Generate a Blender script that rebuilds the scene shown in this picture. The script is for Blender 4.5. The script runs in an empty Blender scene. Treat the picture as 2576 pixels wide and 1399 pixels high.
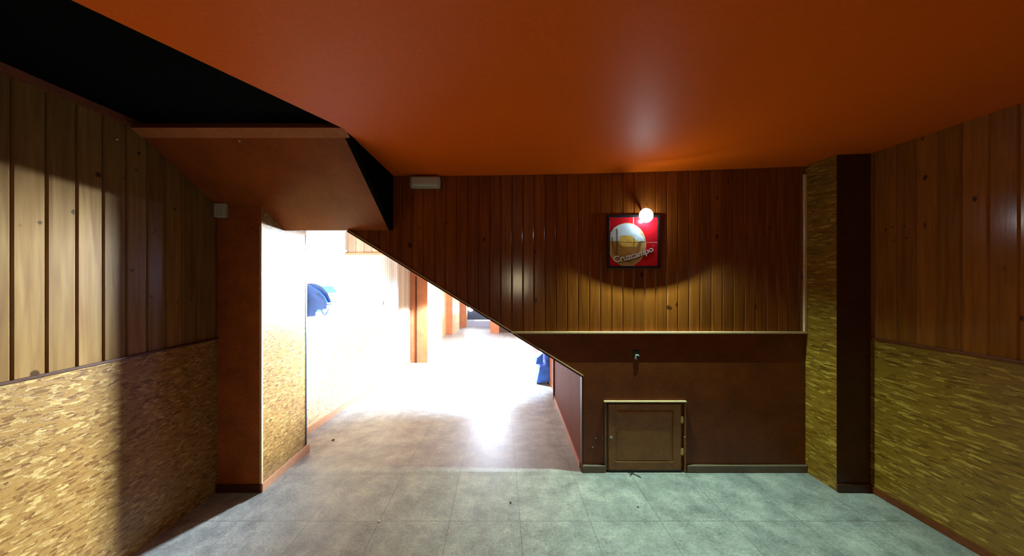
import bpy, bmesh, math, random
from mathutils import Vector, Matrix
random.seed(7)
sc = bpy.context.scene
COL = sc.collection

# ------------------------------------------------------------------ camera
H = 1.565            # eye height
F = 800.0            # focal length in pixels of a 2576 px wide frame
cam_d = bpy.data.cameras.new('camera'); cam = bpy.data.objects.new('camera', cam_d); COL.objects.link(cam)
cam.location = (0, 0, H); cam.rotation_euler = (math.pi/2, 0, 0)
cam_d.sensor_width = 36; cam_d.lens = F/2576*36
cam_d.shift_x = (1288-1260)/2576.0; cam_d.shift_y = 0.0
cam_d.clip_start = 0.02
sc.camera = cam

# ------------------------------------------------------------------ world, view
w = bpy.data.worlds.new('world'); sc.world = w; w.use_nodes = True
bg = w.node_tree.nodes['Background']; bg.inputs[0].default_value = (0.75, 0.85, 1, 1); bg.inputs[1].default_value = 1.0
sc.view_settings.view_transform = 'Standard'; sc.view_settings.look = 'None'
sc.view_settings.exposure = 0; sc.view_settings.gamma = 1; sc.view_settings.use_curve_mapping = False
sc.cycles.max_bounces = 10; sc.cycles.diffuse_bounces = 7; sc.cycles.sample_clamp_indirect = 6

# ------------------------------------------------------------------ lights
def aim(o, tgt):
    d = Vector(tgt) - o.location
    o.rotation_euler = d.to_track_quat('-Z', 'Y').to_euler()
def light(name, kind, loc, energy, color, tgt=None, **kw):
    l = bpy.data.lights.new(name, kind); l.energy = energy; l.color = color
    for k, v in kw.items(): setattr(l, k, v)
    o = bpy.data.objects.new(name, l); COL.objects.link(o); o.location = loc
    if tgt: aim(o, tgt)
    return o
COLD = (0.70, 0.80, 1.0)
LED_LOC = (1.132, 2.470, 2.052)
light('picture_lamp_light', 'SPOT', LED_LOC, 260, (0.58, 1.0, 0.84), tgt=(1.20, 2.46, 0.4), shadow_soft_size=0.0006, spot_size=math.radians(131), spot_blend=1.0)
light('sign_fill_light', 'POINT', (1.150, 2.508, 2.030), 2.6, (0.75, 0.92, 1.0), shadow_soft_size=0.008)  # added fill behind the housing to brighten the sign
light('passage_lamp_light', 'SPOT', (0.0, 5.85, 1.85), 9500, (0.66, 0.86, 1.0), tgt=(-2.1, 2.0, 1.42), shadow_soft_size=0.20, spot_size=math.radians(45), spot_blend=0.8)
light('passage_side_light', 'POINT', (1.22, 5.75, 1.62), 38, (0.58, 0.64, 1.0), shadow_soft_size=0.05)
light('bulkhead_fill', 'SPOT', (-0.65, 3.30, 2.25), 10, (0.7, 0.85, 1.0), tgt=(-1.3, 4.1, 2.1), shadow_soft_size=0.05, spot_size=math.radians(120), spot_blend=0.7)  # added fill, no fixture here, brightens the bulkhead boards
light('passage_wall_spot', 'SPOT', (0.45, 3.80, 1.48), 1250, (0.56, 0.76, 1.0), tgt=(-2.0, 4.0, 1.3), shadow_soft_size=0.05, spot_size=math.radians(72), spot_blend=0.6)
light('passage_floor_spot', 'SPOT', (-0.45, 6.4, 1.60), 2300, (0.58, 0.77, 1.0), tgt=(-0.75, 6.4, -0.2), shadow_soft_size=0.04, spot_size=math.radians(118), spot_blend=0.25)
light('far_passage_light', 'POINT', (-0.3, 10.0, 0.80), 950, COLD, shadow_soft_size=0.1)
light('far_floor_fill', 'POINT', (-0.95, 14.3, 0.30), 160, COLD, shadow_soft_size=0.08)  # added unseen fill to whiten the last stretch of floor
light('rear_window_light', 'AREA', (0.42, -2.50, 1.45), 7, (1.0, 0.80, 0.45), tgt=(0.42, 0, 1.45), shape='RECTANGLE', size=0.30, size_y=0.42)

# ------------------------------------------------------------------ materials
def new_mat(name):
    m = bpy.data.materials.new(name); m.use_nodes = True
    nt = m.node_tree; b = nt.nodes['Principled BSDF']
    return m, nt, b
def node(nt, t, **kw):
    n = nt.nodes.new(t)
    for k, v in kw.items():
        if k.startswith('i_'):
            key = k[2:]
            key = int(key) if key.isdigit() else key
            n.inputs[key].default_value = v
        else: setattr(n, k, v)
    return n
def link(nt, a, b): nt.links.new(a, b)
def math_(nt, op, a, b=None, c=None):
    n = nt.nodes.new('ShaderNodeMath'); n.operation = op
    for i, v in enumerate((a, b, c)):
        if v is None: continue
        if hasattr(v, 'is_linked'): nt.links.new(v, n.inputs[i])
        else: n.inputs[i].default_value = v
    return n.outputs[0]
def ramp(nt, fac, stops):
    r = nt.nodes.new('ShaderNodeValToRGB')
    el = r.color_ramp.elements
    while len(el) > 1: el.remove(el[-1])
    el[0].position = stops[0][0]; el[0].color = (*stops[0][1], 1)
    for p, c in stops[1:]:
        e = el.new(p); e.color = (*c, 1)
    nt.links.new(fac, r.inputs[0]); return r.outputs[0]
def uvmap(nt, rot=0.0, scale=(1, 1, 1)):
    t = nt.nodes.new('ShaderNodeTexCoord'); m = nt.nodes.new('ShaderNodeMapping')
    m.inputs['Rotation'].default_value = (0, 0, rot); m.inputs['Scale'].default_value = scale
    nt.links.new(t.outputs['UV'], m.inputs['Vector']); return m.outputs[0]
def mixc(nt, fac, a, b, mode='MIX'):
    n = nt.nodes.new('ShaderNodeMix'); n.data_type = 'RGBA'; n.blend_type = mode
    for s, v in ((n.inputs['Factor'], fac), (n.inputs['A'], a), (n.inputs['B'], b)):
        if hasattr(v, 'is_linked'): nt.links.new(v, s)
        elif isinstance(v, tuple): s.default_value = (*v, 1)
        else: s.default_value = v
    return n.outputs['Result']
def bump(nt, b, height, strength=0.2, dist=0.003):
    n = nt.nodes.new('ShaderNodeBump'); n.inputs['Strength'].default_value = strength; n.inputs['Distance'].default_value = dist
    nt.links.new(height, n.inputs['Height']); nt.links.new(n.outputs[0], b.inputs['Normal'])

def plain(name, c, rough=0.5, metal=0.0, var=0.12, scale=30):
    m, nt, b = new_mat(name)
    v = uvmap(nt); n = node(nt, 'ShaderNodeTexNoise', i_Scale=scale, i_Detail=4.0); link(nt, v, n.inputs['Vector'])
    lo = tuple(x*(1-var) for x in c); hi = tuple(min(1, x*(1+var)) for x in c)
    link(nt, ramp(nt, n.outputs[0], [(0.3, lo), (0.7, hi)]), b.inputs['Base Color'])
    b.inputs['Roughness'].default_value = rough; b.inputs['Metallic'].default_value = metal
    return m
def pine(name, c_lo, c_hi, width, rough=0.28, knot=(0.05, 0.02, 0.008), knots=0.5, kz=5.2):
    m, nt, b = new_mat(name)
    t = nt.nodes.new('ShaderNodeTexCoord'); sep = nt.nodes.new('ShaderNodeSeparateXYZ'); link(nt, t.outputs['UV'], sep.inputs[0])
    bid = math_(nt, 'FLOOR', math_(nt, 'DIVIDE', sep.outputs[0], width))
    wn = node(nt, 'ShaderNodeTexWhiteNoise', noise_dimensions='1D'); link(nt, bid, wn.inputs['W'])
    comb = nt.nodes.new('ShaderNodeCombineXYZ')
    link(nt, sep.outputs[0], comb.inputs[0])
    link(nt, math_(nt, 'ADD', sep.outputs[1], math_(nt, 'MULTIPLY', wn.outputs[0], 13.0)), comb.inputs[1])
    # grain
    mp = node(nt, 'ShaderNodeMapping'); mp.inputs['Scale'].default_value = (38, 2.2, 1); link(nt, comb.outputs[0], mp.inputs[0])
    g = node(nt, 'ShaderNodeTexNoise', i_Scale=1.0, i_Detail=6.0, i_Distortion=0.6); link(nt, mp.outputs[0], g.inputs['Vector'])
    grain = ramp(nt, g.outputs[0], [(0.28, c_lo), (0.72, c_hi)])
    tone = math_(nt, 'ADD', 0.84, math_(nt, 'MULTIPLY', wn.outputs[0], 0.3))
    tn = nt.nodes.new('ShaderNodeVectorMath'); tn.operation = 'SCALE'; link(nt, grain, tn.inputs[0]); link(nt, tone, tn.inputs['Scale'])
    # knots
    mk = node(nt, 'ShaderNodeMapping'); mk.inputs['Scale'].default_value = (1/width*0.9, kz, 1); link(nt, comb.outputs[0], mk.inputs[0])
    wob = node(nt, 'ShaderNodeTexNoise', i_Scale=20.0); link(nt, comb.outputs[0], wob.inputs['Vector'])
    vo = node(nt, 'ShaderNodeTexVoronoi', i_Scale=1.0); link(nt, mk.outputs[0], vo.inputs['Vector'])
    dk = math_(nt, 'ADD', vo.outputs['Distance'], math_(nt, 'MULTIPLY', math_(nt, 'SUBTRACT', wob.outputs[0], 0.5), 0.22))
    sepc = nt.nodes.new('ShaderNodeSeparateColor'); link(nt, vo.outputs['Color'], sepc.inputs[0])
    on = math_(nt, 'GREATER_THAN', sepc.outputs[0], 1-knots)
    rad = math_(nt, 'MULTIPLY', sepc.outputs[1], 0.10)
    km = node(nt, 'ShaderNodeMapRange'); link(nt, dk, km.inputs[0]); link(nt, rad, km.inputs[1])
    link(nt, math_(nt, 'ADD', rad, 0.05), km.inputs[2]); km.inputs[3].default_value = 1; km.inputs[4].default_value = 0
    kf = math_(nt, 'MULTIPLY', math_(nt, 'MULTIPLY', km.outputs[0], on), 0.85)
    link(nt, mixc(nt, kf, tn.outputs[0], knot), b.inputs['Base Color'])
    b.inputs['Roughness'].default_value = rough
    bump(nt, b, g.outputs[0], 0.16, 0.0015)
    return m
def osb(name, dark, mid, pale, rough=0.33, s=2.0, angs=(0.35, -0.6, 1.25), asp=(14, 46)):
    m, nt, b = new_mat(name)
    vals = []
    for ang, off in zip(angs, (0.0, 3.1, 7.7)):
        v = uvmap(nt, ang, (asp[0]*s, asp[1]*s, 1))
        ad = node(nt, 'ShaderNodeVectorMath', operation='ADD'); ad.inputs[1].default_value = (off, off*2, 0); link(nt, v, ad.inputs[0])
        no = node(nt, 'ShaderNodeTexNoise', i_Scale=1.4, i_Detail=2.0); link(nt, ad.outputs[0], no.inputs['Vector'])
        mx = node(nt, 'ShaderNodeVectorMath', operation='MULTIPLY_ADD'); mx.inputs[1].default_value = (0.5, 0.5, 0)
        link(nt, no.outputs['Color'], mx.inputs[0]); link(nt, ad.outputs[0], mx.inputs[2])
        vo = node(nt, 'ShaderNodeTexVoronoi', i_Scale=1.0); link(nt, mx.outputs[0], vo.inputs['Vector'])
        sp = nt.nodes.new('ShaderNodeSeparateColor'); link(nt, vo.outputs['Color'], sp.inputs[0])
        vals.append((sp.outputs[0], sp.outputs[1]))
    # whichever layer lies on top gives the tone
    a = math_(nt, 'GREATER_THAN', vals[1][1], vals[0][1])
    t1 = math_(nt, 'ADD', math_(nt, 'MULTIPLY', vals[1][0], a), math_(nt, 'MULTIPLY', vals[0][0], math_(nt, 'SUBTRACT', 1.0, a)))
    a2 = math_(nt, 'GREATER_THAN', vals[2][1], 0.62)
    t2 = math_(nt, 'ADD', math_(nt, 'MULTIPLY', vals[2][0], a2), math_(nt, 'MULTIPLY', t1, math_(nt, 'SUBTRACT', 1.0, a2)))
    v = uvmap(nt, 0, (1, 1, 1)); fn = node(nt, 'ShaderNodeTexNoise', i_Scale=110.0, i_Detail=5.0, i_Roughness=0.75); link(nt, v, fn.inputs['Vector'])
    tt = math_(nt, 'ADD', math_(nt, 'MULTIPLY', t2, 0.6), math_(nt, 'MULTIPLY', fn.outputs[0], 0.4))
    link(nt, ramp(nt, tt, [(0.18, dark), (0.42, mid), (0.66, mid), (0.86, pale)]), b.inputs['Base Color'])
    b.inputs['Roughness'].default_value = rough
    bump(nt, b, tt, 0.35, 0.004)
    return m
def ply(name, lo, hi, rough=0.4):
    m, nt, b = new_mat(name)
    v = uvmap(nt, 0, (1, 1, 1))
    n1 = node(nt, 'ShaderNodeTexNoise', i_Scale=5.0, i_Detail=8.0, i_Roughness=0.7); link(nt, v, n1.inputs['Vector'])
    v2 = uvmap(nt, 0.1, (30, 90, 1)); n2 = node(nt, 'ShaderNodeTexNoise', i_Scale=1.0, i_Detail=3.0); link(nt, v2, n2.inputs['Vector'])
    tt = math_(nt, 'ADD', math_(nt, 'MULTIPLY', n1.outputs[0], 0.65), math_(nt, 'MULTIPLY', n2.outputs[0], 0.35))
    link(nt, ramp(nt, tt, [(0.36, lo), (0.64, hi)]), b.inputs['Base Color'])
    b.inputs['Roughness'].default_value = rough; bump(nt, b, tt, 0.15, 0.002)
    return m
def vinyl(name):
    m, nt, b = new_mat(name)
    t = nt.nodes.new('ShaderNodeTexCoord'); sep = nt.nodes.new('ShaderNodeSeparateXYZ'); link(nt, t.outputs['UV'], sep.inputs[0])
    fu = math_(nt, 'DIVIDE', math_(nt, 'SUBTRACT', sep.outputs[0], 0.123), 0.4525)
    fv = math_(nt, 'DIVIDE', math_(nt, 'SUBTRACT', sep.outputs[1], 2.046), 0.485)
    def line(f, wd):
        fr = math_(nt, 'FRACT', math_(nt, 'ADD', f, 200.5)); return math_(nt, 'LESS_THAN', math_(nt, 'ABSOLUTE', math_(nt, 'SUBTRACT', fr, 0.5)), wd)
    ln = math_(nt, 'MAXIMUM', line(fu, 0.0035), line(fv, 0.0035))
    cb = nt.nodes.new('ShaderNodeCombineXYZ'); link(nt, math_(nt, 'FLOOR', fu), cb.inputs[0]); link(nt, math_(nt, 'FLOOR', fv), cb.inputs[1])
    wn = node(nt, 'ShaderNodeTexWhiteNoise', noise_dimensions='2D'); link(nt, cb.outputs[0], wn.inputs['Vector'])
    n1 = node(nt, 'ShaderNodeTexNoise', i_Scale=5.5, i_Detail=9.0, i_Roughness=0.72); link(nt, t.outputs['UV'], n1.inputs['Vector'])
    n2 = node(nt, 'ShaderNodeTexNoise', i_Scale=70.0, i_Detail=3.0); link(nt, t.outputs['UV'], n2.inputs['Vector'])
    tt = math_(nt, 'ADD', math_(nt, 'MULTIPLY', n1.outputs[0], 0.7), math_(nt, 'MULTIPLY', n2.outputs[0], 0.3))
    base = ramp(nt, tt, [(0.36, (0.15, 0.14, 0.13)), (0.5, (0.27, 0.255, 0.235)), (0.64, (0.42, 0.39, 0.34))])
    tone = math_(nt, 'ADD', 0.92, math_(nt, 'MULTIPLY', wn.outputs[0], 0.16))
    tn = nt.nodes.new('ShaderNodeVectorMath'); tn.operation = 'SCALE'; link(nt, base, tn.inputs[0]); link(nt, tone, tn.inputs['Scale'])
    link(nt, mixc(nt, math_(nt, 'MULTIPLY', ln, 0.75), tn.outputs[0], (0.06, 0.055, 0.05)), b.inputs['Base Color'])
    b.inputs['Roughness'].default_value = 0.42; bump(nt, b, tt, 0.08, 0.002)
    return m
def emit(name, c, s):
    m, nt, b = new_mat(name)
    b.inputs['Base Color'].default_value = (*c, 1); b.inputs['Emission Color'].default_value = (*c, 1); b.inputs['Emission Strength'].default_value = s
    return m

BW = 0.0895
M = dict(
 pine_back=pine('stained pine boards', (0.14, 0.035, 0.005), (0.24, 0.068, 0.010), BW, rough=0.15, knot=(0.022, 0.006, 0.002), knots=0.7),
 pine_left=pine('pale pine boards', (0.155, 0.068, 0.018), (0.25, 0.138, 0.044), 0.104, rough=0.3, knot=(0.028, 0.010, 0.003), knots=0.9, kz=8.5),
 pine_right=pine('pine boards', (0.18, 0.055, 0.008), (0.28, 0.095, 0.013), 0.104, rough=0.15, knot=(0.022, 0.006, 0.002), knots=0.7),
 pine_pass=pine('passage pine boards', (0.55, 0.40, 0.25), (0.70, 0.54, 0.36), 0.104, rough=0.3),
 osb_left=osb('chipboard left', (0.12, 0.046, 0.010), (0.27, 0.135, 0.034), (0.52, 0.34, 0.12), s=2.3),
 osb_right=osb('chipboard right', (0.10, 0.040, 0.004), (0.20, 0.092, 0.009), (0.46, 0.27, 0.045), s=1.7, angs=(-0.28, -0.12, -0.5), asp=(9, 52)),
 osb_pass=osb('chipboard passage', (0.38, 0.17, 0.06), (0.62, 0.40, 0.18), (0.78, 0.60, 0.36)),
 ply=ply('brown varnished ply', (0.09, 0.019, 0.003), (0.17, 0.040, 0.006)),
 ply_orange=ply('orange varnished ply', (0.34, 0.11, 0.045), (0.48, 0.17, 0.07)),
 ply_dark=ply('dark brown ply', (0.045, 0.014, 0.005), (0.08, 0.025, 0.008)),
 ply_pier=ply('red varnished pier board', (0.20, 0.050, 0.010), (0.40, 0.108, 0.021)),
 ply_red=ply('red brown ply', (0.085, 0.022, 0.012), (0.135, 0.038, 0.020), 0.65),
 ceiling=plain('orange ceiling paint', (0.70, 0.112, 0.003), 0.5, var=0.05, scale=60),
 soffit=ply('red brown soffit board', (0.19, 0.040, 0.006), (0.32, 0.072, 0.011), 0.38),
 black=plain('flat black', (0.002, 0.002, 0.002), 1.0),
 rail=plain('varnished rail', (0.58, 0.38, 0.20), 0.22),
 skirt=plain('dark skirting', (0.15, 0.095, 0.06), 0.4),
 skirt_orange=plain('orange skirting', (0.50, 0.22, 0.10), 0.4),
 white=plain('off white plastic', (0.46, 0.44, 0.38), 0.4, var=0.05),
 glassy=plain('milky plastic', (0.48, 0.46, 0.42), 0.3, var=0.08),
 blackp=plain('black plastic', (0.02, 0.022, 0.026), 0.35),
 navy=plain('dark blue plastic', (0.045, 0.18, 0.75), 0.4, var=0.25, scale=9),  # blue raised to imitate flare on the wall unit's face
 navy_l=plain('blue plastic', (0.02, 0.12, 0.45), 0.35, var=0.4, scale=18),
 frame=plain('black frame', (0.018, 0.012, 0.012), 0.3),
 red=plain('red tile', (0.62, 0.012, 0.022), 0.18, var=0.08),
 grout=plain('white grout', (0.7, 0.66, 0.6), 0.3),
 tan=plain('tan disc', (0.55, 0.36, 0.13), 0.2),
 cream=plain('cream rim', (0.62, 0.47, 0.24), 0.2),
 foam=plain('foam white', (0.62, 0.78, 0.85), 0.2, var=0.2, scale=14),
 beer=plain('beer yellow', (0.72, 0.48, 0.10), 0.2, var=0.25, scale=16),
 brown=plain('brown beer', (0.36, 0.19, 0.05), 0.2, var=0.2, scale=16),
 letter=plain('grey white letters', (0.9, 0.87, 0.83), 0.3),
 letter_sh=plain('dark letter shade', (0.10, 0.05, 0.03), 0.4),
 vinyl=vinyl('grey vinyl tiles'),
 bulb=emit('lit led', (0.86, 0.95, 1.0), 60),
 strip=emit('daylight gap', (0.9, 0.95, 1.0), 6),
 farlamp=emit('lit lamp', (0.9, 0.95, 1.0), 90),
 brass=plain('dull brass', (0.55, 0.38, 0.16), 0.35, metal=0.8),
 steel=plain('steel', (0.6, 0.58, 0.55), 0.3, metal=0.9),
 wood_dirty=ply('cupboard door wood', (0.15, 0.050, 0.007), (0.28, 0.105, 0.016)),
 twig=plain('dark scrap', (0.02, 0.016, 0.012), 0.8),
 slate=plain('grey step', (0.30, 0.28, 0.33), 0.5),
 slateb=plain('blue black shutter', (0.012, 0.018, 0.035), 0.35),
)

for k_, v_ in (('ceiling', 0.12), ('soffit', 0.25), ('ply', 0.3), ('ply_dark', 0.3), ('ply_pier', 0.3), ('osb_left', 0.3), ('osb_right', 0.35), ('ply_red', 0.08), ('pine_left', 0.22), ('ply_orange', 0.2)):
    M[k_].node_tree.nodes['Principled BSDF'].inputs['Specular IOR Level'].default_value = v_
M['black'].node_tree.nodes['Principled BSDF'].inputs['Specular IOR Level'].default_value = 0.05

# ------------------------------------------------------------------ mesh helper
class MB:
    def __init__(s): s.v = []; s.f = []; s.m = []
    def face(s, pts, mi=0):
        i = len(s.v); s.v += [tuple(p) for p in pts]; s.f.append(tuple(range(i, i+len(pts)))); s.m.append(mi)
    def box(s, x0, x1, y0, y1, z0, z1, mi=0, mats=None):
        """mats: dict side -> material index, sides -x +x -y +y -z +z"""
        a = [(x0,y0,z0),(x1,y0,z0),(x1,y1,z0),(x0,y1,z0),(x0,y0,z1),(x1,y0,z1),(x1,y1,z1),(x0,y1,z1)]
        i = len(s.v); s.v += a
        for side, q in (('-z',(0,3,2,1)),('+z',(4,5,6,7)),('-y',(0,1,5,4)),('+x',(1,2,6,5)),('+y',(2,3,7,6)),('-x',(3,0,4,7))):
            s.f.append(tuple(i+k for k in q)); s.m.append((mats or {}).get(side, mi))
    def hexa(s, a, b, mi=0):
        """two loops of the same length joined to a solid"""
        n = len(a); i = len(s.v); s.v += [tuple(p) for p in a] + [tuple(p) for p in b]
        s.f.append(tuple(i+k for k in range(n))[::-1]); s.m.append(mi)
        s.f.append(tuple(i+n+k for k in range(n))); s.m.append(mi)
        for k in range(n):
            s.f.append((i+k, i+(k+1) % n, i+n+(k+1) % n, i+n+k)); s.m.append(mi)
    def prism(s, poly, axis, a, b, mi=0):
        def P(p, t):
            if axis == 'y': return (p[0], t, p[1])
            if axis == 'x': return (t, p[0], p[1])
            return (p[0], p[1], t)
        s.hexa([P(p, a) for p in poly], [P(p, b) for p in poly], mi)
    def tube(s, pts, r, n=8, mi=0):
        pts = [Vector(p) for p in pts]; rings = []
        for k, p in enumerate(pts):
            d = (pts[min(k+1, len(pts)-1)] - pts[max(k-1, 0)]).normalized()
            u = d.orthogonal().normalized() if abs(d.z) > 0.9 else d.cross(Vector((0,0,1))).normalized()
            v = d.cross(u)
            rr = r[k] if isinstance(r, (list, tuple)) else r
            rings.append([p + (u*math.cos(t)+v*math.sin(t))*rr for t in [2*math.pi*j/n for j in range(n)]])
        i = len(s.v)
        for rg in rings: s.v += [tuple(p) for p in rg]
        for k in range(len(rings)-1):
            for j in range(n):
                a = i+k*n+j; b = i+k*n+(j+1) % n
                s.f.append((a, b, b+n, a+n)); s.m.append(mi)
        s.f.append(tuple(i+j for j in range(n))[::-1]); s.m.append(mi)
        s.f.append(tuple(i+(len(rings)-1)*n+j for j in range(n))); s.m.append(mi)
    def lathe(s, c, axis, prof, n=28, mi=0):
        """prof: list of (radius, offset along axis)"""
        ax = Vector(axis).normalized(); u = ax.orthogonal().normalized(); v = ax.cross(u); c = Vector(c); i = len(s.v)
        for r, t in prof:
            for j in range(n):
                an = 2*math.pi*j/n; s.v.append(tuple(c+ax*t+(u*math.cos(an)+v*math.sin(an))*r))
        for k in range(len(prof)-1):
            for j in range(n):
                a = i+k*n+j; b = i+k*n+(j+1) % n; s.f.append((a, b, b+n, a+n)); s.m.append(mi)
        s.f.append(tuple(i+j for j in range(n))[::-1]); s.m.append(mi)
        s.f.append(tuple(i+(len(prof)-1)*n+j for j in range(n))); s.m.append(mi)
    def boards(s, P, u0, u1, wd, bot, top, groove=0.006, bev=0.007, mi=0):
        """P(u, out, z): a boarded face, one V groove between boards"""
        k = math.floor(u0/wd+1e-6)
        while k*wd < u1-1e-6:
            a = max(u0, k*wd); b = min(u1, (k+1)*wd); k += 1
            if b-a < 1e-4: continue
            bb = min(bev, (b-a)/3)
            cols = [(a, -groove), (a+bb, 0), (b-bb, 0), (b, -groove)]
            for (ua, oa), (ub, ob) in zip(cols[:-1], cols[1:]):
                if bot(ua) >= top(ua)-1e-4 and bot(ub) >= top(ub)-1e-4: continue
                s.face([P(ua, oa, bot(ua)), P(ub, ob, bot(ub)), P(ub, ob, top(ub)), P(ua, oa, top(ua))], mi)
    def build(s, name, mats, parent=None, smooth=False, bevel=0, weld=True, recalc=True, offset=None):
        me = bpy.data.meshes.new(name)
        me.from_pydata(s.v, [], s.f)
        if not isinstance(mats, (list, tuple)): mats = [mats]
        for m in mats: me.materials.append(M[m] if isinstance(m, str) else m)
        for p, mi in zip(me.polygons, s.m): p.material_index = mi; p.use_smooth = smooth
        me.validate(); me.update()
        bm = bmesh.new(); bm.from_mesh(me)
        if weld: bmesh.ops.remove_doubles(bm, verts=bm.verts, dist=1e-5)
        if recalc: bmesh.ops.recalc_face_normals(bm, faces=bm.faces)
        uv = bm.loops.layers.uv.new('UVMap')
        for f in bm.faces:
            n = f.normal; ax = max(range(3), key=lambda q: abs(n[q]) * (1.0 if q != 2 else 1.01))
            for l in f.loops:
                c = l.vert.co
                l[uv].uv = ((c.x, c.y), (c.y, c.z), (c.x, c.z))[{2: 0, 0: 1, 1: 2}[ax]]
        bm.to_mesh(me); bm.free()
        o = bpy.data.objects.new(name, me); COL.objects.link(o)
        if parent is not None: o.parent = parent; o.matrix_parent_inverse = parent.matrix_world.inverted()
        if bevel:
            b = o.modifiers.new('bevel', 'BEVEL'); b.width = bevel; b.segments = 2; b.limit_method = 'ANGLE'
        return o
def struct(o, label=None):
    o['kind'] = 'structure'
    if label: o['label'] = label
    return o
def tag(o, label, cat, group=None):
    o['label'] = label; o['category'] = cat
    if group: o['group'] = group
    return o
def thing(name, loc, label, cat, group=None):
    o = bpy.data.objects.new(name, None); COL.objects.link(o); o.location = loc; o.empty_display_size = 0.05
    bpy.context.view_layer.update()
    return tag(o, label, cat, group)
def BX(px): return (px-1260)/311.3          # photo -> wall_back plane, metres
def BZ(py): return H+(700-py)/311.3

# ------------------------------------------------------------------ geometry constants
D = 2.57                        # back wall
XL, XR = -2.08, 2.71
PFY = 2.33                      # front of both piers
PLX = -1.755                    # passage side of left pier
DADO = 1.125
LINT = 1.95
SLOPE = 0.069
def ramp_z(y): return -SLOPE*(y-D) if y > D else 0.0
def ceil_z(x):
    t = max(0.0, min(1.0, (x+0.6)/3.35)); return 2.39+0.09*t**1.6
def diag(x): return LINT-0.619*(x+1.238)
REVX = 0.659
ENDY = 16.5

# ------------------------------------------------------------------ setting: floor
b = MB()
b.hexa([(-2.3,-2.6,-0.06),(2.9,-2.6,-0.06),(2.9,D,-0.06),(-2.3,D,-0.06)], [(-2.3,-2.6,0),(2.9,-2.6,0),(2.9,D,0),(-2.3,D,0)])
struct(b.build('floor', 'vinyl'))
b = MB(); ze = ramp_z(ENDY+0.5)
b.hexa([(-2.6,D,-0.06),(1.6,D,-0.06),(1.6,ENDY+.5,ze-0.06),(-2.6,ENDY+.5,ze-0.06)], [(-2.6,D,0),(1.6,D,0),(1.6,ENDY+.5,ze),(-2.6,ENDY+.5,ze)])
struct(b.build('floor_passage', 'vinyl'))

# ------------------------------------------------------------------ setting: ceiling with the slanting edge
EDX = lambda y: -0.868+0.5*(y-1.758)            # slanting edge of the orange ceiling
poly = []
xs = [-0.868+0.0*i for i in range(1)]
b = MB()
NX = 14
def strip_rows(x_left_fn, y0, y1):
    a0, a1 = x_left_fn(y0), x_left_fn(y1)
    lo = [(a0+(XR+0.1-a0)*i/NX) for i in range(NX+1)]; hi = [(a1+(XR+0.1-a1)*i/NX) for i in range(NX+1)]
    for i in range(NX):
        for dz, fl in ((0, 1), (0.05, 0)):
            q = [(lo[i],y0,ceil_z(lo[i])+dz),(lo[i+1],y0,ceil_z(lo[i+1])+dz),(hi[i+1],y1,ceil_z(hi[i+1])+dz),(hi[i],y1,ceil_z(hi[i])+dz)]
            b.face(q)
    b.face([(a0,y0,ceil_z(a0)),(a1,y1,ceil_z(a1)),(a1,y1,ceil_z(a1)+0.05),(a0,y0,ceil_z(a0)+0.05)])
strip_rows(lambda y: -0.868, 1.758, D+0.04)
strip_rows(EDX, -0.666, 1.758)
strip_rows(lambda y: XL-0.04, -2.6, -0.666)
struct(b.build('ceiling', 'ceiling', smooth=False))
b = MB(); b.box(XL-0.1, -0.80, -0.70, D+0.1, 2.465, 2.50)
struct(b.build('ceiling_recess', 'black'))  # flat black panel closing the ceiling opening

# sloping soffit over the passage mouth, with a lighter strip on its upper edge
b = MB()
A = Vector((XL,1.793,2.417)); B_ = Vector((-0.875,1.793,2.417)); C_ = Vector((-0.875,D,LINT)); D_ = Vector((XL,D,LINT))
up = Vector((0,0.02,0.03))
b.hexa([A,B_,C_,D_], [A+up,B_+up,C_+up,D_+up])
SOFFIT = struct(b.build('ceiling_soffit', 'soffit'))
b = MB()
a2 = A.lerp(D_, 0.07); b2 = B_.lerp(C_, 0.07); dn = Vector((0,-0.006,-0.008))
b.hexa([A+dn,B_+dn,b2+dn,a2+dn], [A,B_,b2,a2])
struct(b.build('trim_1', 'ply_orange'))
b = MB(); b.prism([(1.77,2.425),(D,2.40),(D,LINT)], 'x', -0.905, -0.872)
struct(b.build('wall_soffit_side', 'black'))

# ------------------------------------------------------------------ setting: back wall with the slanting lower edge
b = MB()
PB = lambda u, o, z: (u, D-o, z)
RX = 2.46
botb = lambda u: max(DADO, min(LINT, diag(u)))
topb = lambda u: ceil_z(u)+0.02
xk = -1.238+(LINT-DADO)/0.619
b.boards(PB, PLX, RX, BW, botb, topb)
Y0, Y1 = D+0.007, D+0.045
core = [(PLX,LINT),(-1.238,LINT),(REVX,diag(REVX)),(REVX,0),(RX+.05,0),(RX+.05,2.52),(PLX,2.42)]
# core in convex pieces
b.prism([(PLX,LINT),(-1.238,LINT),(-1.238,2.42),(PLX,2.42)], 'y', Y0, Y1)
b.prism([(-1.238,LINT),(REVX,diag(REVX)),(REVX,2.45),(-1.238,2.42)], 'y', Y0, Y1)
b.prism([(REVX,0),(RX+.05,0),(RX+.05,2.5),(REVX,2.45)], 'y', Y0, Y1)
# flat lower panelling
b.prism([(xk,DADO),(REVX,diag(REVX)),(REVX,0),(BX(1521),0),(BX(1521),DADO)], 'y', D-0.002, Y0, 1)
b.prism([(BX(1521),BZ(1012)),(BX(1722),BZ(1012)),(BX(1722),DADO),(BX(1521),DADO)], 'y', D-0.002, Y0, 1)
b.prism([(BX(1722),0),(RX,0),(RX,DADO),(BX(1722),DADO)], 'y', D-0.002, Y0, 1)
WALL_BACK = struct(b.build('wall_back', ['pine_back', 'ply'], weld=False))
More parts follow.
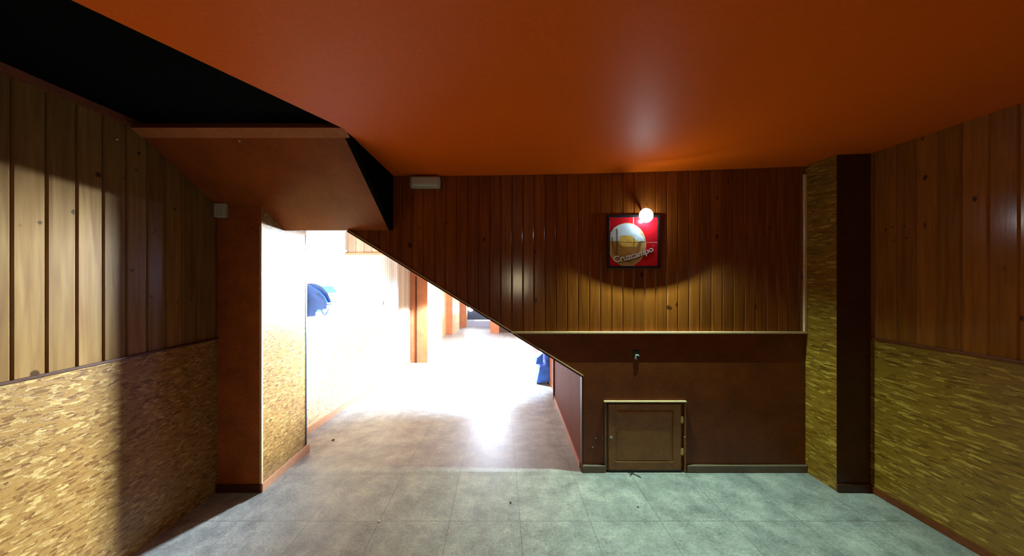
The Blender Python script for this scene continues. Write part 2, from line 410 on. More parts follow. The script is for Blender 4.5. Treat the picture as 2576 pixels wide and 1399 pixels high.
# dado rail
b = MB(); b.box(xk-0.01, RX, D-0.022, D, DADO-0.008, DADO+0.008)
struct(b.build('trim_2', 'rail', bevel=0.003))
# slanting edge strip + vertical edge strip
b = MB()
dx, dz = 0.619/1.176, 1/1.176
def dg(x, off): return (x+off*dx, diag(x)+off*dz)
b.prism([dg(-1.238,-0.012), dg(REVX,-0.012), dg(REVX,0.0), dg(-1.238,0.0)], 'y', D-0.006, Y1+0.004)
struct(b.build('trim_3', 'ply_dark'))
b = MB(); b.prism([dg(-1.238,0.0), dg(REVX,0.0), dg(REVX,0.007), dg(-1.238,0.007)], 'y', D-0.012, D)
struct(b.build('trim_3', 'rail', bevel=0.001))
b = MB(); b.box(REVX-0.006, REVX+0.012, D-0.006, Y1, 0.0, diag(REVX))
struct(b.build('trim_4', 'ply_dark', bevel=0.002))
b = MB(); b.box(RX-0.022, RX, D-0.018, D, DADO+0.008, 2.40)
struct(b.build('trim_5', 'rail', bevel=0.004))
# skirting of the back wall, either side of the hatch
for x0, x1 in ((REVX, BX(1520)), (BX(1726), RX)):
    b = MB(); b.box(x0, x1, D-0.018, D-0.002, 0, 0.058); b.box(x0, x1, D-0.022, D-0.002, 0.05, 0.058)
    struct(b.build('baseboard_back', 'skirt', bevel=0.002))

# ------------------------------------------------------------------ setting: left wall and pier
b = MB()
PL = lambda u, o, z: (XL+o, u, z)
b.boards(PL, -2.6, PFY, 0.104, lambda u: DADO, lambda u: 2.455, groove=0.008, bev=0.0075)
b.box(XL-0.05, XL-0.009, -2.6, PFY+.05, -0.02, 2.46)
b.box(XL-0.009, XL+0.002, -2.6, PFY, 0.0, DADO, 1)
WALL_LEFT = struct(b.build('wall_left', ['pine_left', 'osb_left'], weld=False))
b = MB(); b.box(XL-0.002, XL+0.012, -2.6, PFY, DADO-0.008, DADO+0.006)
struct(b.build('trim_6', 'ply_dark', bevel=0.003))
b = MB(); b.prism([(XL-.005,2.415),(XL+0.012,2.425),(XL+0.022,2.455),(XL-.005,2.455)], 'y', -2.6, 1.87)
struct(b.build('trim_7', 'ply'))
b = MB(); b.box(XL-.04, PLX, PFY, 2.87, 0, 2.13, 0, {'+x': 1})
struct(b.build('wall_left_pier', ['ply_pier', 'osb_left']))
b = MB(); b.box(PLX-0.012, PLX+0.004, PFY-0.004, PFY+0.012, 0.05, LINT)
struct(b.build('trim_8', 'rail', bevel=0.002))
b = MB(); b.box(PLX-0.02, PLX+0.003, 2.855, 2.874, 0.0, LINT)
struct(b.build('trim_gap_shade', 'blackp'))  # black strip stands in for the shaded gap behind the pier
b = MB(); b.box(PLX, PLX+0.014, PFY-0.008, 2.90, -0.03, 0.06)
struct(b.build('baseboard_passage', 'skirt_orange', bevel=0.003))
b = MB(); b.box(XL, PLX, PFY-0.014, PFY, 0, 0.055)
struct(b.build('baseboard_left', 'ply_dark', bevel=0.003))

# ------------------------------------------------------------------ setting: right wall and pier
b = MB()
PR = lambda u, o, z: (XR-o, u, z)
b.boards(PR, -2.6, D, 0.104, lambda u: DADO, lambda u: 2.49)
b.box(XR+0.007, XR+0.05, -2.6, D+.05, -0.02, 2.52)
b.box(XR-0.002, XR+0.007, -2.6, D, 0, DADO, 1)
WALL_RIGHT = struct(b.build('wall_right', ['pine_right', 'osb_right'], weld=False))
b = MB(); b.box(XR-0.014, XR+0.002, -2.6, PFY, DADO-0.010, DADO+0.010)
struct(b.build('trim_10', 'ply', bevel=0.004))
b = MB(); b.box(XR-0.012, XR, -2.6, PFY, 0, 0.05)
struct(b.build('baseboard_right', 'ply', bevel=0.003))
b = MB(); b.box(RX, XR+.02, PFY, D+.03, 0, 2.50, 0, {'-x': 1})
struct(b.build('wall_right_pier', ['ply_dark', 'osb_right']))
b = MB(); b.box(RX-0.004, XR, PFY-0.014, PFY, 0, 0.06)
struct(b.build('baseboard_pier', 'ply_dark', bevel=0.003))

# ------------------------------------------------------------------ setting: rear wall with a window behind the viewer
b = MB()
wx0, wx1, wz0, wz1 = 0.25, 0.59, 1.22, 1.68
b.box(XL-.05, wx0, -2.64, -2.6, 0, 2.5); b.box(wx1, XR+.05, -2.64, -2.6, 0, 2.5)
b.box(wx0, wx1, -2.64, -2.6, 0, wz0); b.box(wx0, wx1, -2.64, -2.6, wz1, 2.5)
struct(b.build('wall_rear', 'ply'))
b = MB()
for q in ((wx0-.04,wx1+.04,wz0-.05,wz0),(wx0-.04,wx1+.04,wz1,wz1+.05),(wx0-.05,wx0,wz0-.05,wz1+.05),(wx1,wx1+.05,wz0-.05,wz1+.05)):
    b.box(q[0], q[1], -2.6, -2.575, q[2], q[3])
struct(b.build('window_1', 'rail'))

# ------------------------------------------------------------------ setting: the passage
PX = -2.0
b = MB()
PP = lambda u, o, z: (PX+o, u, z)
dad = lambda u: 1.14+ramp_z(u)
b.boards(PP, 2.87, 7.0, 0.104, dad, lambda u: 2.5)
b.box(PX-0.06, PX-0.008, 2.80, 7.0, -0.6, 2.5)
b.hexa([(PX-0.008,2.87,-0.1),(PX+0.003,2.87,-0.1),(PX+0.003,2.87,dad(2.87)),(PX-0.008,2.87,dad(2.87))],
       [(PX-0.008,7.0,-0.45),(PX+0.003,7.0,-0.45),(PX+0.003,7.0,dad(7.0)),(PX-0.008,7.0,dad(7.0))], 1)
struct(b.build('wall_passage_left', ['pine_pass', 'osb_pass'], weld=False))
def sloped(x0, x1, y0, y1, za, zb, name, mat):
    m = MB(); m.hexa([(x0,y0,za+ramp_z(y0)),(x1,y0,za+ramp_z(y0)),(x1,y0,zb+ramp_z(y0)),(x0,y0,zb+ramp_z(y0))],
                     [(x0,y1,za+ramp_z(y1)),(x1,y1,za+ramp_z(y1)),(x1,y1,zb+ramp_z(y1)),(x0,y1,zb+ramp_z(y1))])
    return struct(m.build(name, mat))
sloped(PX, PX+0.015, 2.87, 7.0, 0, 0.065, 'baseboard_passage', 'skirt_orange')
sloped(PX, PX+0.012, 2.87, 7.0, 1.132, 1.148, 'trim_11', 'rail')
b = MB(); b.box(PX, PX+0.02, 2.87, 4.1, 1.895, 1.925); b.box(PX, 1.5, 4.085, 4.1, 1.86, 1.888)
struct(b.build('trim_12', 'rail'))
# bulkhead and low ceiling farther along
b = MB()
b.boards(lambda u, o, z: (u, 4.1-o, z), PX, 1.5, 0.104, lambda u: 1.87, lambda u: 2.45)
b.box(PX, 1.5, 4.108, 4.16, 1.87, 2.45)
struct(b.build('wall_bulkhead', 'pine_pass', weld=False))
b = MB(); b.box(-2.1, 1.6, D+.045, 4.2, 2.42, 2.46)
struct(b.build('ceiling_passage', 'ceiling'))
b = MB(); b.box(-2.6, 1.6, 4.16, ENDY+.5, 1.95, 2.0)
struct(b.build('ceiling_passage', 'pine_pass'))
# right cheek of the passage mouth, then the wall stepping back
b = MB(); b.hexa([(REVX,Y1,-0.2),(REVX+.04,Y1,-0.2),(REVX+.04,Y1,2.45),(REVX,Y1,2.45)], [(0.75,4.44,-0.2),(0.79,4.44,-0.2),(0.79,4.44,2.45),(0.75,4.44,2.45)])
struct(b.build('wall_passage_right', 'ply_red'))
m_ = MB(); m_.hexa([(REVX-.012,Y1,0),(REVX,Y1,0),(REVX,Y1,0.05),(REVX-.012,Y1,0.05)], [(0.738,4.44,ramp_z(4.44)),(0.75,4.44,ramp_z(4.44)),(0.75,4.44,ramp_z(4.44)+.05),(0.738,4.44,ramp_z(4.44)+.05)])
struct(m_.build('baseboard_passage', 'ply_pier'))
b = MB(); b.box(0.73, 0.79, 4.44, 4.47, -0.2, 2.42)
struct(b.build('trim_13', 'ply_dark'))
b = MB(); b.box(0.80, 0.86, 4.47, 5.75, -0.3, 0.30)
struct(b.build('wall_passage_recess', 'ply_orange', bevel=0.004))
b = MB(); b.box(0.79, 1.56, 4.40, 4.44, -0.3, 2.42); b.box(1.5, 1.56, 4.44, 13.7, -1.0, 2.0)
struct(b.build('wall_passage_right', 'ply_red'))
# piers of the far passage
def pier(name, x0, x1, y0, y1, fm='ply_orange', sm='osb_pass'):
    m = MB(); m.box(x0, x1, y0, y1, -1.1, 1.9, 0, {'+x': 1}); return struct(m.build(name, [fm, sm]))
pier('wall_passage_pier', -2.16, -1.62, 7.02, 8.74)
b = MB(); b.box(-1.885, -1.855, 7.005, 7.02, ramp_z(7.0), 1.6); struct(b.build('trim_14', 'ply_dark'))
b = MB(); b.box(-1.745, -1.70, 8.70, 8.76, -0.5, 1.6); struct(b.build('trim_15', 'rail'))
b = MB(); b.box(-2.24, -2.18, 8.7, 12.7, -0.9, 1.9); struct(b.build('wall_passage_left', 'osb_pass'))
pier('wall_passage_pier', -2.24, -1.93, 12.7, 14.8)
pier('wall_passage_pier', -2.3, -1.74, 16.1, 16.6)
b = MB(); b.box(-2.34, -2.26, 14.8, 16.1, -1.1, 1.9); struct(b.build('wall_passage_left', 'osb_pass'))
b = MB(); b.box(-0.45, -0.07, 13.4, 13.9, -1.1, 1.9); struct(b.build('wall_passage_pier', 'ply_orange'))
b = MB(); b.box(-0.07, 1.56, 13.6, 13.7, -1.1, 1.9); struct(b.build('wall_passage_end', 'ply_dark'))
# closed dark shutter over a low grey step at the far end
zf = ramp_z(16.4)
b = MB(); b.box(-1.75, 0.1, 16.35, 16.6, zf-0.05, zf+0.30); struct(b.build('wall_far_step', 'slate', bevel=0.005))
b = MB(); b.box(-2.34, 1.56, 16.40, 16.62, zf+0.36+12*0.13, 2.0)
struct(b.build('wall_passage_end', 'ply_dark'))
t = thing('shutter', (-0.8, 16.5, zf+0.3), 'dark blue-black shutter closing the far end of the passage above the grey step', 'shutter')
b = MB()
for k in range(12): b.box(-1.74, 0.1, 16.47+(0.006 if k % 2 else 0), 16.52, zf+0.36+k*0.13, zf+0.36+(k+1)*0.13)
b.build('slats', 'slateb', t)
b = MB(); b.box(-1.36, -0.45, 16.46, 16.48, zf+0.315, zf+0.35); g = b.build('light_gap', 'strip', t); g['label'] = 'bright line of daylight under the shutter'
t = thing('wall_lamp', (-1.56, 16.44, -0.03), 'glowing round lamp on the dark shutter at the far end of the passage', 'lamp')
b = MB(); b.lathe((-1.56,16.465,-0.03), (0,-1,0), [(0.15,0),(0.15,0.03),(0.13,0.04)]); b.build('back_plate', 'steel', t)
b = MB(); b.lathe((-1.56,16.425,-0.03), (0,-1,0), [(0.13,0),(0.12,0.05),(0.08,0.09),(0.02,0.11)]); b.build('globe', 'farlamp', t, smooth=True)

# ------------------------------------------------------------------ hatch in the back wall
hx0, hx1 = BX(1521), BX(1722)
t = thing('access_hatch', ((hx0+hx1)/2, D, 0), 'small square brown wooden cupboard hatch at floor level in the back wall', 'hatch')
fr = MB()
fr.box(hx0-0.010, hx1+0.006, D-0.024, D-0.003, BZ(1011), BZ(1007.5))
fr.build('head_strip', 'rail', t, bevel=0.002)
for q in ((hx0-0.004, hx0+0.008), (hx1-0.010, hx1+0.004)):
    fr = MB(); fr.box(q[0], q[1], D-0.018, D-0.003, 0, BZ(1012)); fr.build('jamb', 'wood_dirty', t, bevel=0.002)
b = MB(); b.box(hx0+0.010, hx0+0.024, D-0.005, D-0.003, 0.0, BZ(1012)); b.box(hx0+.01, hx1-.012, D-0.005, D-0.003, 0.0, 0.016)
b.box(hx0+.01, hx1-.012, D-0.005, D-0.003, BZ(1017), BZ(1012))
b.build('shadow_gap', 'blackp', t)  # black strips imitate the shade in the gaps round the door
dx0, dx1, dz0, dz1 = BX(1529), BX(1711), BZ(1180), BZ(1016)
d = MB()
px0, px1, pz0, pz1 = BX(1547), BX(1692), BZ(1160), BZ(1030)
for q in ((dx0,px0,dz0,dz1),(px1,dx1,dz0,dz1),(px0,px1,dz0,pz0),(px0,px1,pz1,dz1)):
    d.box(q[0], q[1], D-0.014, D-0.003, q[2], q[3])
dr = d.build('door', 'wood_dirty', t, bevel=0.003)
p = MB()
p.hexa([(px0,D-.006,pz0),(px1,D-.006,pz0),(px1,D-.006,pz1),(px0,D-.006,pz1)], [(px0+.028,D-.012,pz0+.03),(px1-.028,D-.012,pz0+.02),(px1-.028,D-.012,pz1-.02),(px0+.028,D-.012,pz1-.02)])
p.box(px0, px1, D-.006, D-.003, pz0, pz1)
p.build('panel', 'wood_dirty', dr)
k = MB(); k.lathe((BX(1536),D-0.014,BZ(1098)), (0,-1,0), [(0.011,0),(0.011,0.002),(0.004,0.003),(0.004,0.001)], 16); k.build('keyhole_plate', 'steel', dr, smooth=False)
for zc in (BZ(1054), BZ(1134)):
    h = MB(); h.tube([(BX(1713.5),D-0.016,zc-0.028),(BX(1713.5),D-0.016,zc+0.028)], 0.005, 10); h.box(BX(1713.5)-0.012, BX(1713.5)+.01, D-0.0165, D-0.0135, zc-0.024, zc+0.024)
    h.build('hinge', 'brass', t)
for px_, py_ in ((1516,1103), (1499,1103), (1491,1125), (1719,1097)):
    s = MB(); s.lathe((BX(px_), D-0.0020 if px_ < 1700 else D-0.018, BZ(py_)), (0,-1,0), [(0.0045,0),(0.0045,0.0015),(0.002,0.0028)], 10)
    o = s.build('screw_head', 'white', WALL_BACK); o['label'] = 'pale screw head'

# ------------------------------------------------------------------ open outlet hole with wires
t = thing('outlet_box', (BX(1600), D, BZ(895)), 'open black outlet hole with loose white wires above the hatch', 'outlet')
b = MB(); cx, cz = BX(1600), BZ(893); hw, hh = 0.022, 0.036
for q in ((cx-hw,cx-hw+.004,cz-hh,cz+hh),(cx+hw-.004,cx+hw,cz-hh,cz+hh),(cx-hw,cx+hw,cz-hh,cz-hh+.004),(cx-hw,cx+hw,cz+hh-.004,cz+hh)): b.box(q[0],q[1],D-0.008,D-0.002,q[2],q[3])
b.box(cx-hw, cx+hw, D-0.004, D-0.0022, cz-hh, cz+hh)
b.build('box', 'blackp', t)
for off, ez in ((-0.004, -0.05), (0.008, -0.046)):
    wv = MB(); wv.tube([(cx+0.020+off*.3,D-0.005,cz-0.012),(cx+0.012+off*.5,D-0.011,cz-0.001),(cx-0.002+off*.5,D-0.013,cz+0.001),(cx-0.008+off,D-0.012,cz-0.016),(cx-0.006+off,D-0.010,cz-0.035),(cx-0.006+off,D-0.008,cz+ez+0.012)], 0.0026, 8)
    wv.build('wire', 'grout', t, smooth=True)

# ------------------------------------------------------------------ emergency light
t = thing('emergency_light', (BX(1071), D, BZ(462)), 'off-white oblong emergency light high on the boards under the ceiling', 'lamp')
def rrect(cx, cz, w_, h_, r, n=5):
    out = []
    for sx, sz, a0 in ((1,1,0),(-1,1,90),(-1,-1,180),(1,-1,270)):
        for j in range(n+1):
            an = math.radians(a0+90*j/n); out.append((cx+sx*(w_/2-r)+math.cos(an)*r, cz+sz*(h_/2-r)+math.sin(an)*r))
    return out
cx, cz = BX(1071), BZ(461)
b = MB(); b.prism(rrect(cx,cz,0.240,0.094,0.016), 'y', D-0.022, D); b.build('base', 'white', t, bevel=0.002)
b = MB()
ra = rrect(cx,cz+.002,0.222,0.078,0.016); rb = rrect(cx,cz+.002,0.200,0.056,0.014)
b.hexa([(x,D-0.022,z) for x,z in ra], [(x,D-0.055,z) for x,z in rb]); b.build('diffuser', 'glassy', t, bevel=0.004)
b = MB(); b.tube([(cx+0.121,D-0.006,cz-0.02),(cx+0.132,D-0.006,cz-0.034),(cx+0.134,D-0.005,cz-0.062)], 0.003, 6); b.build('cable', 'blackp', t, smooth=True)

# ------------------------------------------------------------------ junction box
t = thing('junction_box', (-2.04, PFY, 2.055), 'small white plastic junction box in the upper corner above the left pier', 'box')
b = MB(); b.prism(rrect(-2.036,2.056,0.078,0.102,0.006), 'y', PFY-0.03, PFY); b.build('box', 'white', t, bevel=0.003)
b = MB(); b.prism(rrect(-2.036,2.056,0.070,0.094,0.006), 'y', PFY-0.038, PFY-0.03); b.build('lid', 'white', t, bevel=0.002)

# ------------------------------------------------------------------ beer sign
SX0, SX1, SZ0, SZ1 = BX(1526), BX(1658.5), BZ(676), BZ(542)
scx, scz = (SX0+SX1)/2, (SZ0+SZ1)/2
sign = thing('beer_sign', (scx, D, scz), 'square black-framed red beer sign with a glass and slanted Cruzcampo lettering', 'sign')
b = MB(); fw = 0.020
for q in ((SX0,SX0+fw,SZ0,SZ1),(SX1-fw,SX1,SZ0,SZ1),(SX0+fw,SX1-fw,SZ0,SZ0+fw),(SX0+fw,SX1-fw,SZ1-fw,SZ1)): b.box(q[0],q[1],D-0.020,D,q[2],q[3])
b.build('frame', 'frame', sign, bevel=0.003)
ix0, ix1, iz0, iz1 = SX0+fw, SX1-fw, SZ0+fw, SZ1-fw
b = MB(); b.box(ix0, ix1, D-0.0108, D-0.001, iz0, iz1); b.build('backing', 'grout', sign)  # near-white joints also imitate the glint along the tile edges
mx, mz = BX(1592.5), BZ(610.5); gp = 0.0024
YS = D-0.012
for q in ((ix0,mx-gp,mz+gp,iz1),(mx+gp,ix1,mz+gp,iz1),(ix0,mx-gp,iz0,mz-gp),(mx+gp,ix1,iz0,mz-gp)):
    b = MB(); b.box(q[0], q[1], YS, D-0.008, q[2], q[3]); b.build('tile', 'red', sign, bevel=0.0015)
def cp(px, py): return (BX(1450+px/4.663), BZ(450+py/4.663))      # sign sketch coordinates
def clip_poly(poly, edge):
    """clip by half plane edge=(axis, value, keep_greater)"""
    ax, val, gt = edge; out = []
    ins = lambda p: (p[ax] >= val) if gt else (p[ax] <= val)
    for i, p in enumerate(poly):
        q = poly[(i+1) % len(poly)]
        if ins(p): out.append(p)
        if ins(p) != ins(q):
            tt = (val-p[ax])/(q[ax]-p[ax]); out.append((p[0]+tt*(q[0]-p[0]), p[1]+tt*(q[1]-p[1])))
    return out
def decal(name, poly, y, mat, split=True):
    poly = clip_poly(clip_poly(poly, (0, ix0+.0005, True)), (1, iz0+.0005, True)); m = MB()
    quads = [poly]
    if split:
        quads = []
        for e1 in ((0, mx-gp, False), (0, mx+gp, True)):
            for e2 in ((1, mz-gp, False), (1, mz+gp, True)):
                quads.append(clip_poly(clip_poly(poly, e1), e2))
    for q in quads:
        if len(q) >= 3: m.prism(q, 'y', YS-y, YS-y+0.0006)
    return m.build(name, mat, sign)
circ = lambda cx, cz, rx, rz, n=72: [cp(cx+rx*math.cos(2*math.pi*i/n), cz+rz*math.sin(2*math.pi*i/n)) for i in range(n)]
decal('disc_rim', circ(588,776,222,254), 0.0008, 'cream')
decal('disc', circ(588,776,205,238), 0.0014, 'tan')
decal('glass_body', [cp(400,700),(cp(415,800)),cp(440,880),cp(480,960),cp(600,985),cp(700,940),cp(740,840),cp(770,700)], 0.0020, 'brown')
decal('beer', [cp(492,660),cp(690,655),cp(720,745),cp(690,800),cp(530,800),cp(484,750)], 0.0026, 'beer')
foam = [cp(*p) for p in ((388,735),(392,640),(430,580),(490,545),(560,530),(640,535),(690,560),(735,620),(750,665),(785,690),(785,735),(720,742),(660,700),(640,672),(560,668),(505,680),(490,735))]
def tri_fan_safe(name, poly, y, mat):
    """a concave outline, triangulated"""
    bm = bmesh.new(); vs = [bm.verts.new((p[0], YS-y, p[1])) for p in poly]; f = bm.faces.new(vs)
    ex = bmesh.ops.extrude_face_region(bm, geom=[f]); bmesh.ops.translate(bm, vec=(0,0.0006,0), verts=[e for e in ex['geom'] if isinstance(e, bmesh.types.BMVert)])
    bmesh.ops.triangulate(bm, faces=bm.faces); bmesh.ops.recalc_face_normals(bm, faces=bm.faces)
    uv = bm.loops.layers.uv.new('UVMap')
    for fc in bm.faces:
        for l in fc.loops: l[uv].uv = (l.vert.co.x, l.vert.co.z)
    me = bpy.data.meshes.new(name); bm.to_mesh(me); bm.free(); me.materials.append(M[mat])
    o = bpy.data.objects.new(name, me); COL.objects.link(o); o.parent = sign; o.matrix_parent_inverse = sign.matrix_world.inverted(); return o
tri_fan_safe('foam', foam, 0.0032, 'foam')
for xa, ya, xb, yb in ((470,590,478,900),(412,690,450,890),(740,760,690,890)):
    m = MB(); p0, p1 = cp(xa,ya), cp(xb,yb); m.tube([(p0[0],YS-0.004,p0[1]),(p1[0],YS-0.004,p1[1])], 0.0016, 6); m.build('glass_edge', 'letter_sh', sign)
def text_mesh(name, body, size, mat, y, dxz, off=0.0, sxy=(1, 1)):
    cu = bpy.data.curves.new(name, 'FONT'); cu.body = body; cu.size = size; cu.extrude = 0.0006; cu.offset = off; cu.align_x = 'LEFT'; cu.space_character = 0.92
    to = bpy.data.objects.new(name+'_tmp', cu); COL.objects.link(to)
    bpy.context.view_layer.update()
    me = bpy.data.meshes.new_from_object(to.evaluated_get(bpy.context.evaluated_depsgraph_get()))
    COL.objects.unlink(to); bpy.data.objects.remove(to)
    xs_ = [v.co.x for v in me.vertices]; wd = max(xs_)-min(xs_); mn = min(xs_)
    p0, p1 = cp(*dxz[0]), cp(*dxz[1]); L = math.hypot(p1[0]-p0[0], p1[1]-p0[1]); an = math.atan2(p1[1]-p0[1], p1[0]-p0[0])
    kx = L/wd
    uvl = me.uv_layers.new(name='UVMap') if not me.uv_layers else me.uv_layers[0]
    for v in me.vertices:
        tx = (v.co.x-mn)*kx; grow = 1.0-0.12*tx/L; tz = v.co.y*sxy[1]*grow
        # a gentle arc, as on the sign
        arc = -0.010*math.sin(math.pi*min(1, max(0, tx/L)))
        lx, lz = tx, tz+arc
        v.co = (p0[0]+lx*math.cos(an)-lz*math.sin(an), YS-y-v.co.z, p0[1]+lx*math.sin(an)+lz*math.cos(an))
    me.materials.clear(); me.materials.append(M[mat])
    for lp in me.loops:
        c = me.vertices[lp.vertex_index].co; uvl.data[lp.index].uv = (c.x, c.z)
    o = bpy.data.objects.new(name, me); COL.objects.link(o); o.parent = sign; o.matrix_parent_inverse = sign.matrix_world.inverted(); return o
text_mesh('lettering_shade', 'Cruzcampo', 0.075, 'letter_sh', 0.0052, ((446,998),(900,862)), 0.0012)
text_mesh('lettering', 'Cruzcampo', 0.075, 'letter', 0.0068, ((440,988),(894,852)), 0.0004)
m = MB(); p0 = cp(893,788); m.lathe((p0[0],YS-0.004,p0[1]), (0,-1,0), [(0.003,0),(0.003,0.001)], 10); m.build('registered_mark', 'letter', sign)

# picture lamp over the sign
lx, ly, lz = LED_LOC
t = thing('picture_lamp', (lx, D, lz), 'glaring white round lamp clipped over the top edge of the red beer sign', 'lamp')
tl = math.radians(3.7); nb = Vector((0, math.cos(tl), math.sin(tl))); pc = Vector(LED_LOC)+nb*0.007
b = MB(); b.lathe(pc, nb, [(0.055,0),(0.057,0.0015),(0.050,0.006),(0.030,0.013),(0.014,0.020)], 48); b.build('housing', 'blackp', t, smooth=False)
b = MB(); b.lathe(pc, -nb, [(0.0545,0),(0.050,0.002),(0.030,0.0035),(0.008,0.0042)], 40); b.build('bulb', 'bulb', t, smooth=True)
b = MB(); b.tube([(lx,ly+0.024,lz),(lx,ly+0.045,lz+0.012),(lx,D-0.026,lz+0.05),(lx,D-0.001,lz+0.058)], 0.006, 10); b.build('arm', 'blackp', t, smooth=True)

# ------------------------------------------------------------------ passage objects
def PXZ(px, py, y): return ((px-1260)/F*y, H+(700-py)/F*y)
yb = 3.27
unit = thing('wall_unit', (PX, yb, 1.2), 'dark blue wall-mounted unit with a sloping front beside the left pier', 'wall unit')
near = [(762,717),(778,719),(792,726),(803,733),(815,747),(822,762),(821,778),(794,780),(793,796),(762,798)]
pn = [PXZ(x, y, yb) for x, y in near]; pn[0] = (PX+0.004, pn[0][1]); pn[-1] = (PX+0.004, pn[-1][1])
b = MB(); b.prism(pn, 'y', yb, yb+0.20); b.build('body', 'navy', unit, bevel=0.004)
cv = [PXZ(x, y, yb) for x, y in ((776,713),(790,715),(806,723),(820,739),(829,760),(822,763),(813,748),(802,734),(791,727),(776,720))]
b = MB(); b.prism(cv, 'y', yb+0.03, yb+0.24); b.build('cover', 'navy_l', unit, bevel=0.003)
b = MB(); b.prism([PXZ(x, y, yb-0.004) for x, y in ((793,739),(800,739),(811,747),(810,751),(803,748))], 'y', yb-0.006, yb+0.002); b.build('emblem_plate', 'navy_l', unit)
l0 = PXZ(829, 763, yb); b = MB(); b.box(l0[0]-0.02, l0[0]+0.02, yb+0.01, yb+0.20, l0[1]-0.016, l0[1]-0.006); b.build('lip', 'glassy', unit, bevel=0.002)
b = MB(); b.tube([(*PXZ(804,779,yb)[:1], yb+.03, PXZ(804,779,yb)[1]), (PXZ(808,789,yb)[0], yb+.03, PXZ(808,789,yb)[1]), (PXZ(813,795,yb)[0], yb+.03, PXZ(813,795,yb)[1]), (PXZ(818,790,yb)[0], yb+.03, PXZ(818,790,yb)[1]), (PXZ(822,779,yb)[0], yb+.03, PXZ(822,779,yb)[1])], 0.006, 8); b.build('cable_loop', 'navy', unit, smooth=True)

t = thing('wall_socket', (PX, 5.5, 1.13), 'tiny dark square socket on the bright passage wall', 'socket')
b = MB(); b.box(PX, PX+0.012, 5.42, 5.56, 1.105, 1.165); b.build('plate', 'navy', t, bevel=0.002)
b = MB(); b.lathe((PX+0.012,5.49,1.135), (1,0,0), [(0.018,0),(0.018,0.003),(0.014,0.003)], 16); b.build('insert', 'blackp', t)
t = thing('wall_hook', (-2.18, 11.0, 1.05), 'small dark hook on the far passage wall beneath the slanting edge', 'hook')
b = MB(); b.box(-2.18, -2.17, 10.95, 11.05, 1.0, 1.12); b.build('plate', 'blackp', t)
b = MB(); b.tube([(-2.17,11,1.10),(-2.12,11,1.09),(-2.10,11,1.03),(-2.12,11,0.99),(-2.15,11,1.0)], 0.012, 8); b.build('hook', 'blackp', t, smooth=True)

# dark chair half hidden behind the slanting edge
cy = 5.35; cz0 = ramp_z(cy)
t = thing('passage_chair', (0.75, cy, cz0), 'dark blue chair in the passage, half hidden behind the slanting wall edge', 'chair')
b = MB(); b.hexa([(0.585,cy-.12,cz0+0.02),(0.80,cy-.12,cz0+0.05),(0.80,cy-.12,cz0+0.31),(0.64,cy-.12,cz0+0.29)], [(0.585,cy+.2,cz0+0.02),(0.80,cy+.2,cz0+0.05),(0.80,cy+.2,cz0+0.31),(0.64,cy+.2,cz0+0.29)])
b.build('seat_base', 'navy', t, bevel=0.01)
b = MB(); b.box(0.735, 0.795, cy-.1, cy+.2, cz0+0.30, cz0+0.62); b.build('backrest', 'navy', t, bevel=0.01)
b = MB(); b.hexa([(0.575,cy-.1,cz0+0.33),(0.70,cy-.1,cz0+0.33),(0.70,cy-.1,cz0+0.52),(0.60,cy-.1,cz0+0.44)], [(0.575,cy+.18,cz0+0.33),(0.70,cy+.18,cz0+0.33),(0.70,cy+.18,cz0+0.52),(0.60,cy+.18,cz0+0.44)])
b.build('armrest', 'navy', t, bevel=0.008)
for q in ((0.60,cy-.1),(0.78,cy-.1),(0.60,cy+.18),(0.78,cy+.18)):
    b = MB(); b.tube([(q[0],q[1],ramp_z(q[1])),(q[0],q[1],cz0+0.06)], 0.012, 8); b.build('leg', 'blackp', t)

# ------------------------------------------------------------------ small marks and scraps
for px_, py_ in ((2245,572),(2277,569),(2248,605),(2280,600)):
    y_ = F*XR/(px_-1260); z_ = H+(700-py_)/F*y_
    b = MB(); b.lathe((XR+0.001,y_,z_), (-1,0,0), [(0.006,0),(0.006,0.0025),(0.003,0.0025)], 12)
    b.build('screw_hole', 'twig', WALL_RIGHT)['label'] = 'small dark screw hole'
y_ = F*2.08/(1260-293); b = MB(); b.lathe((XL,y_,H+350/F*y_), (1,0,0), [(0.006,0),(0.006,0.003),(0.003,0.005)], 12)
b.build('screw_head', 'steel', WALL_LEFT)['label'] = 'tiny shiny screw head'
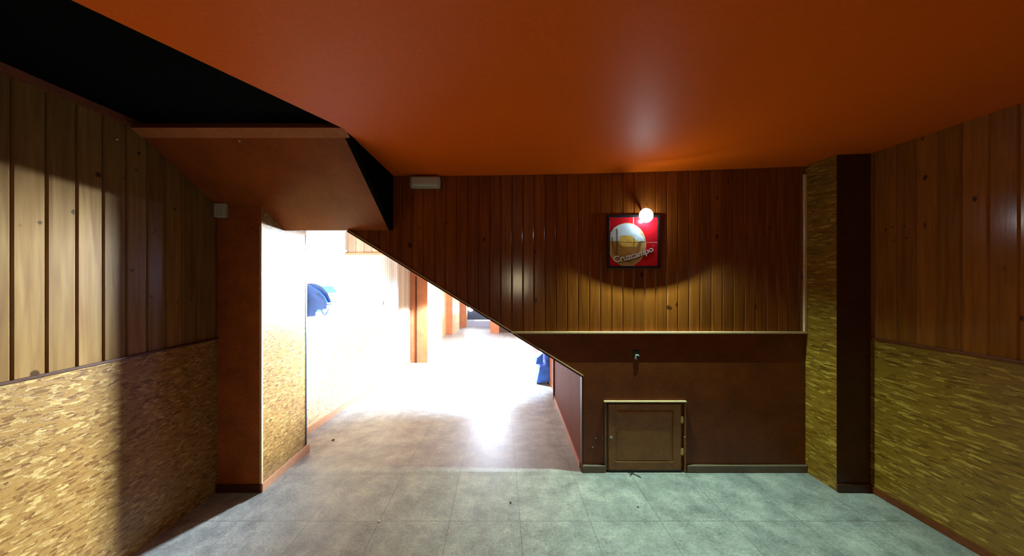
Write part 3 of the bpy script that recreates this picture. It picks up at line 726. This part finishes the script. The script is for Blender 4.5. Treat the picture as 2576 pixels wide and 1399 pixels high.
# on the sloping soffit
q_ = A.lerp(D_, 0.10).lerp(B_.lerp(C_, 0.10), 0.45); nrm = (B_-A).cross(D_-A).normalized(); nrm = nrm if nrm.z < 0 else -nrm
b = MB(); b.lathe(q_+nrm*(-0.001), nrm, [(0.005,0),(0.005,0.003),(0.002,0.005)], 12); b.build('screw_head', 'steel', SOFFIT)['label'] = 'tiny shiny screw head'
def floor_pt(px, py): y = F*H/(py-700); return ((px-1260)/F*y, y)
x_, y_ = floor_pt(1590, 1193)
tw = thing('twig', (x_, y_, 0), 'dark forked scrap of twig on the floor in front of the hatch', 'debris')
b = MB(); b.tube([(x_-0.03,y_+.015,0.004),(x_-.005,y_-.005,0.012),(x_+.03,y_-.03,0.006),(x_+.05,y_-.05,0.003)], 0.003, 6); b.tube([(x_-.03,y_-.03,0.003),(x_-.005,y_-.005,0.010),(x_+.02,y_+.012,0.006)], 0.0026, 6); b.build('stem', 'twig', tw)
for px_, py_, mt, r_, lb in ((1284,1266,'twig',0.007,'dark crumb of dirt alone on the floor tiles left of centre'), (1605,1277,'twig',0.006,'dark crumb of dirt on the floor tiles below the hatch'), (953,1313,'white',0.008,'white crumb on the tile joint in the left foreground'), (838,1108,'twig',0.012,'dark leaf scrap on the passage floor beside the left skirting')):
    if py_ == 1108: y_ = 1110/(py_-755); x_ = (px_-1260)/F*y_; z_ = ramp_z(y_)
    else: (x_, y_), z_ = floor_pt(px_, py_), 0
    bm = bmesh.new(); bmesh.ops.create_icosphere(bm, subdivisions=2, radius=r_)
    for v in bm.verts: v.co = Vector((v.co.x*(1+random.uniform(-.3,.3)), v.co.y*(1.3+random.uniform(-.3,.3)), max(-r_*.3, v.co.z*.5)))
    bmesh.ops.translate(bm, vec=(x_, y_, z_+r_*.3), verts=bm.verts)
    me = bpy.data.meshes.new('dirt_crumb'); bm.to_mesh(me); bm.free(); me.materials.append(M[mt]); o = bpy.data.objects.new('dirt_crumb', me); COL.objects.link(o); tag(o, lb, 'debris')
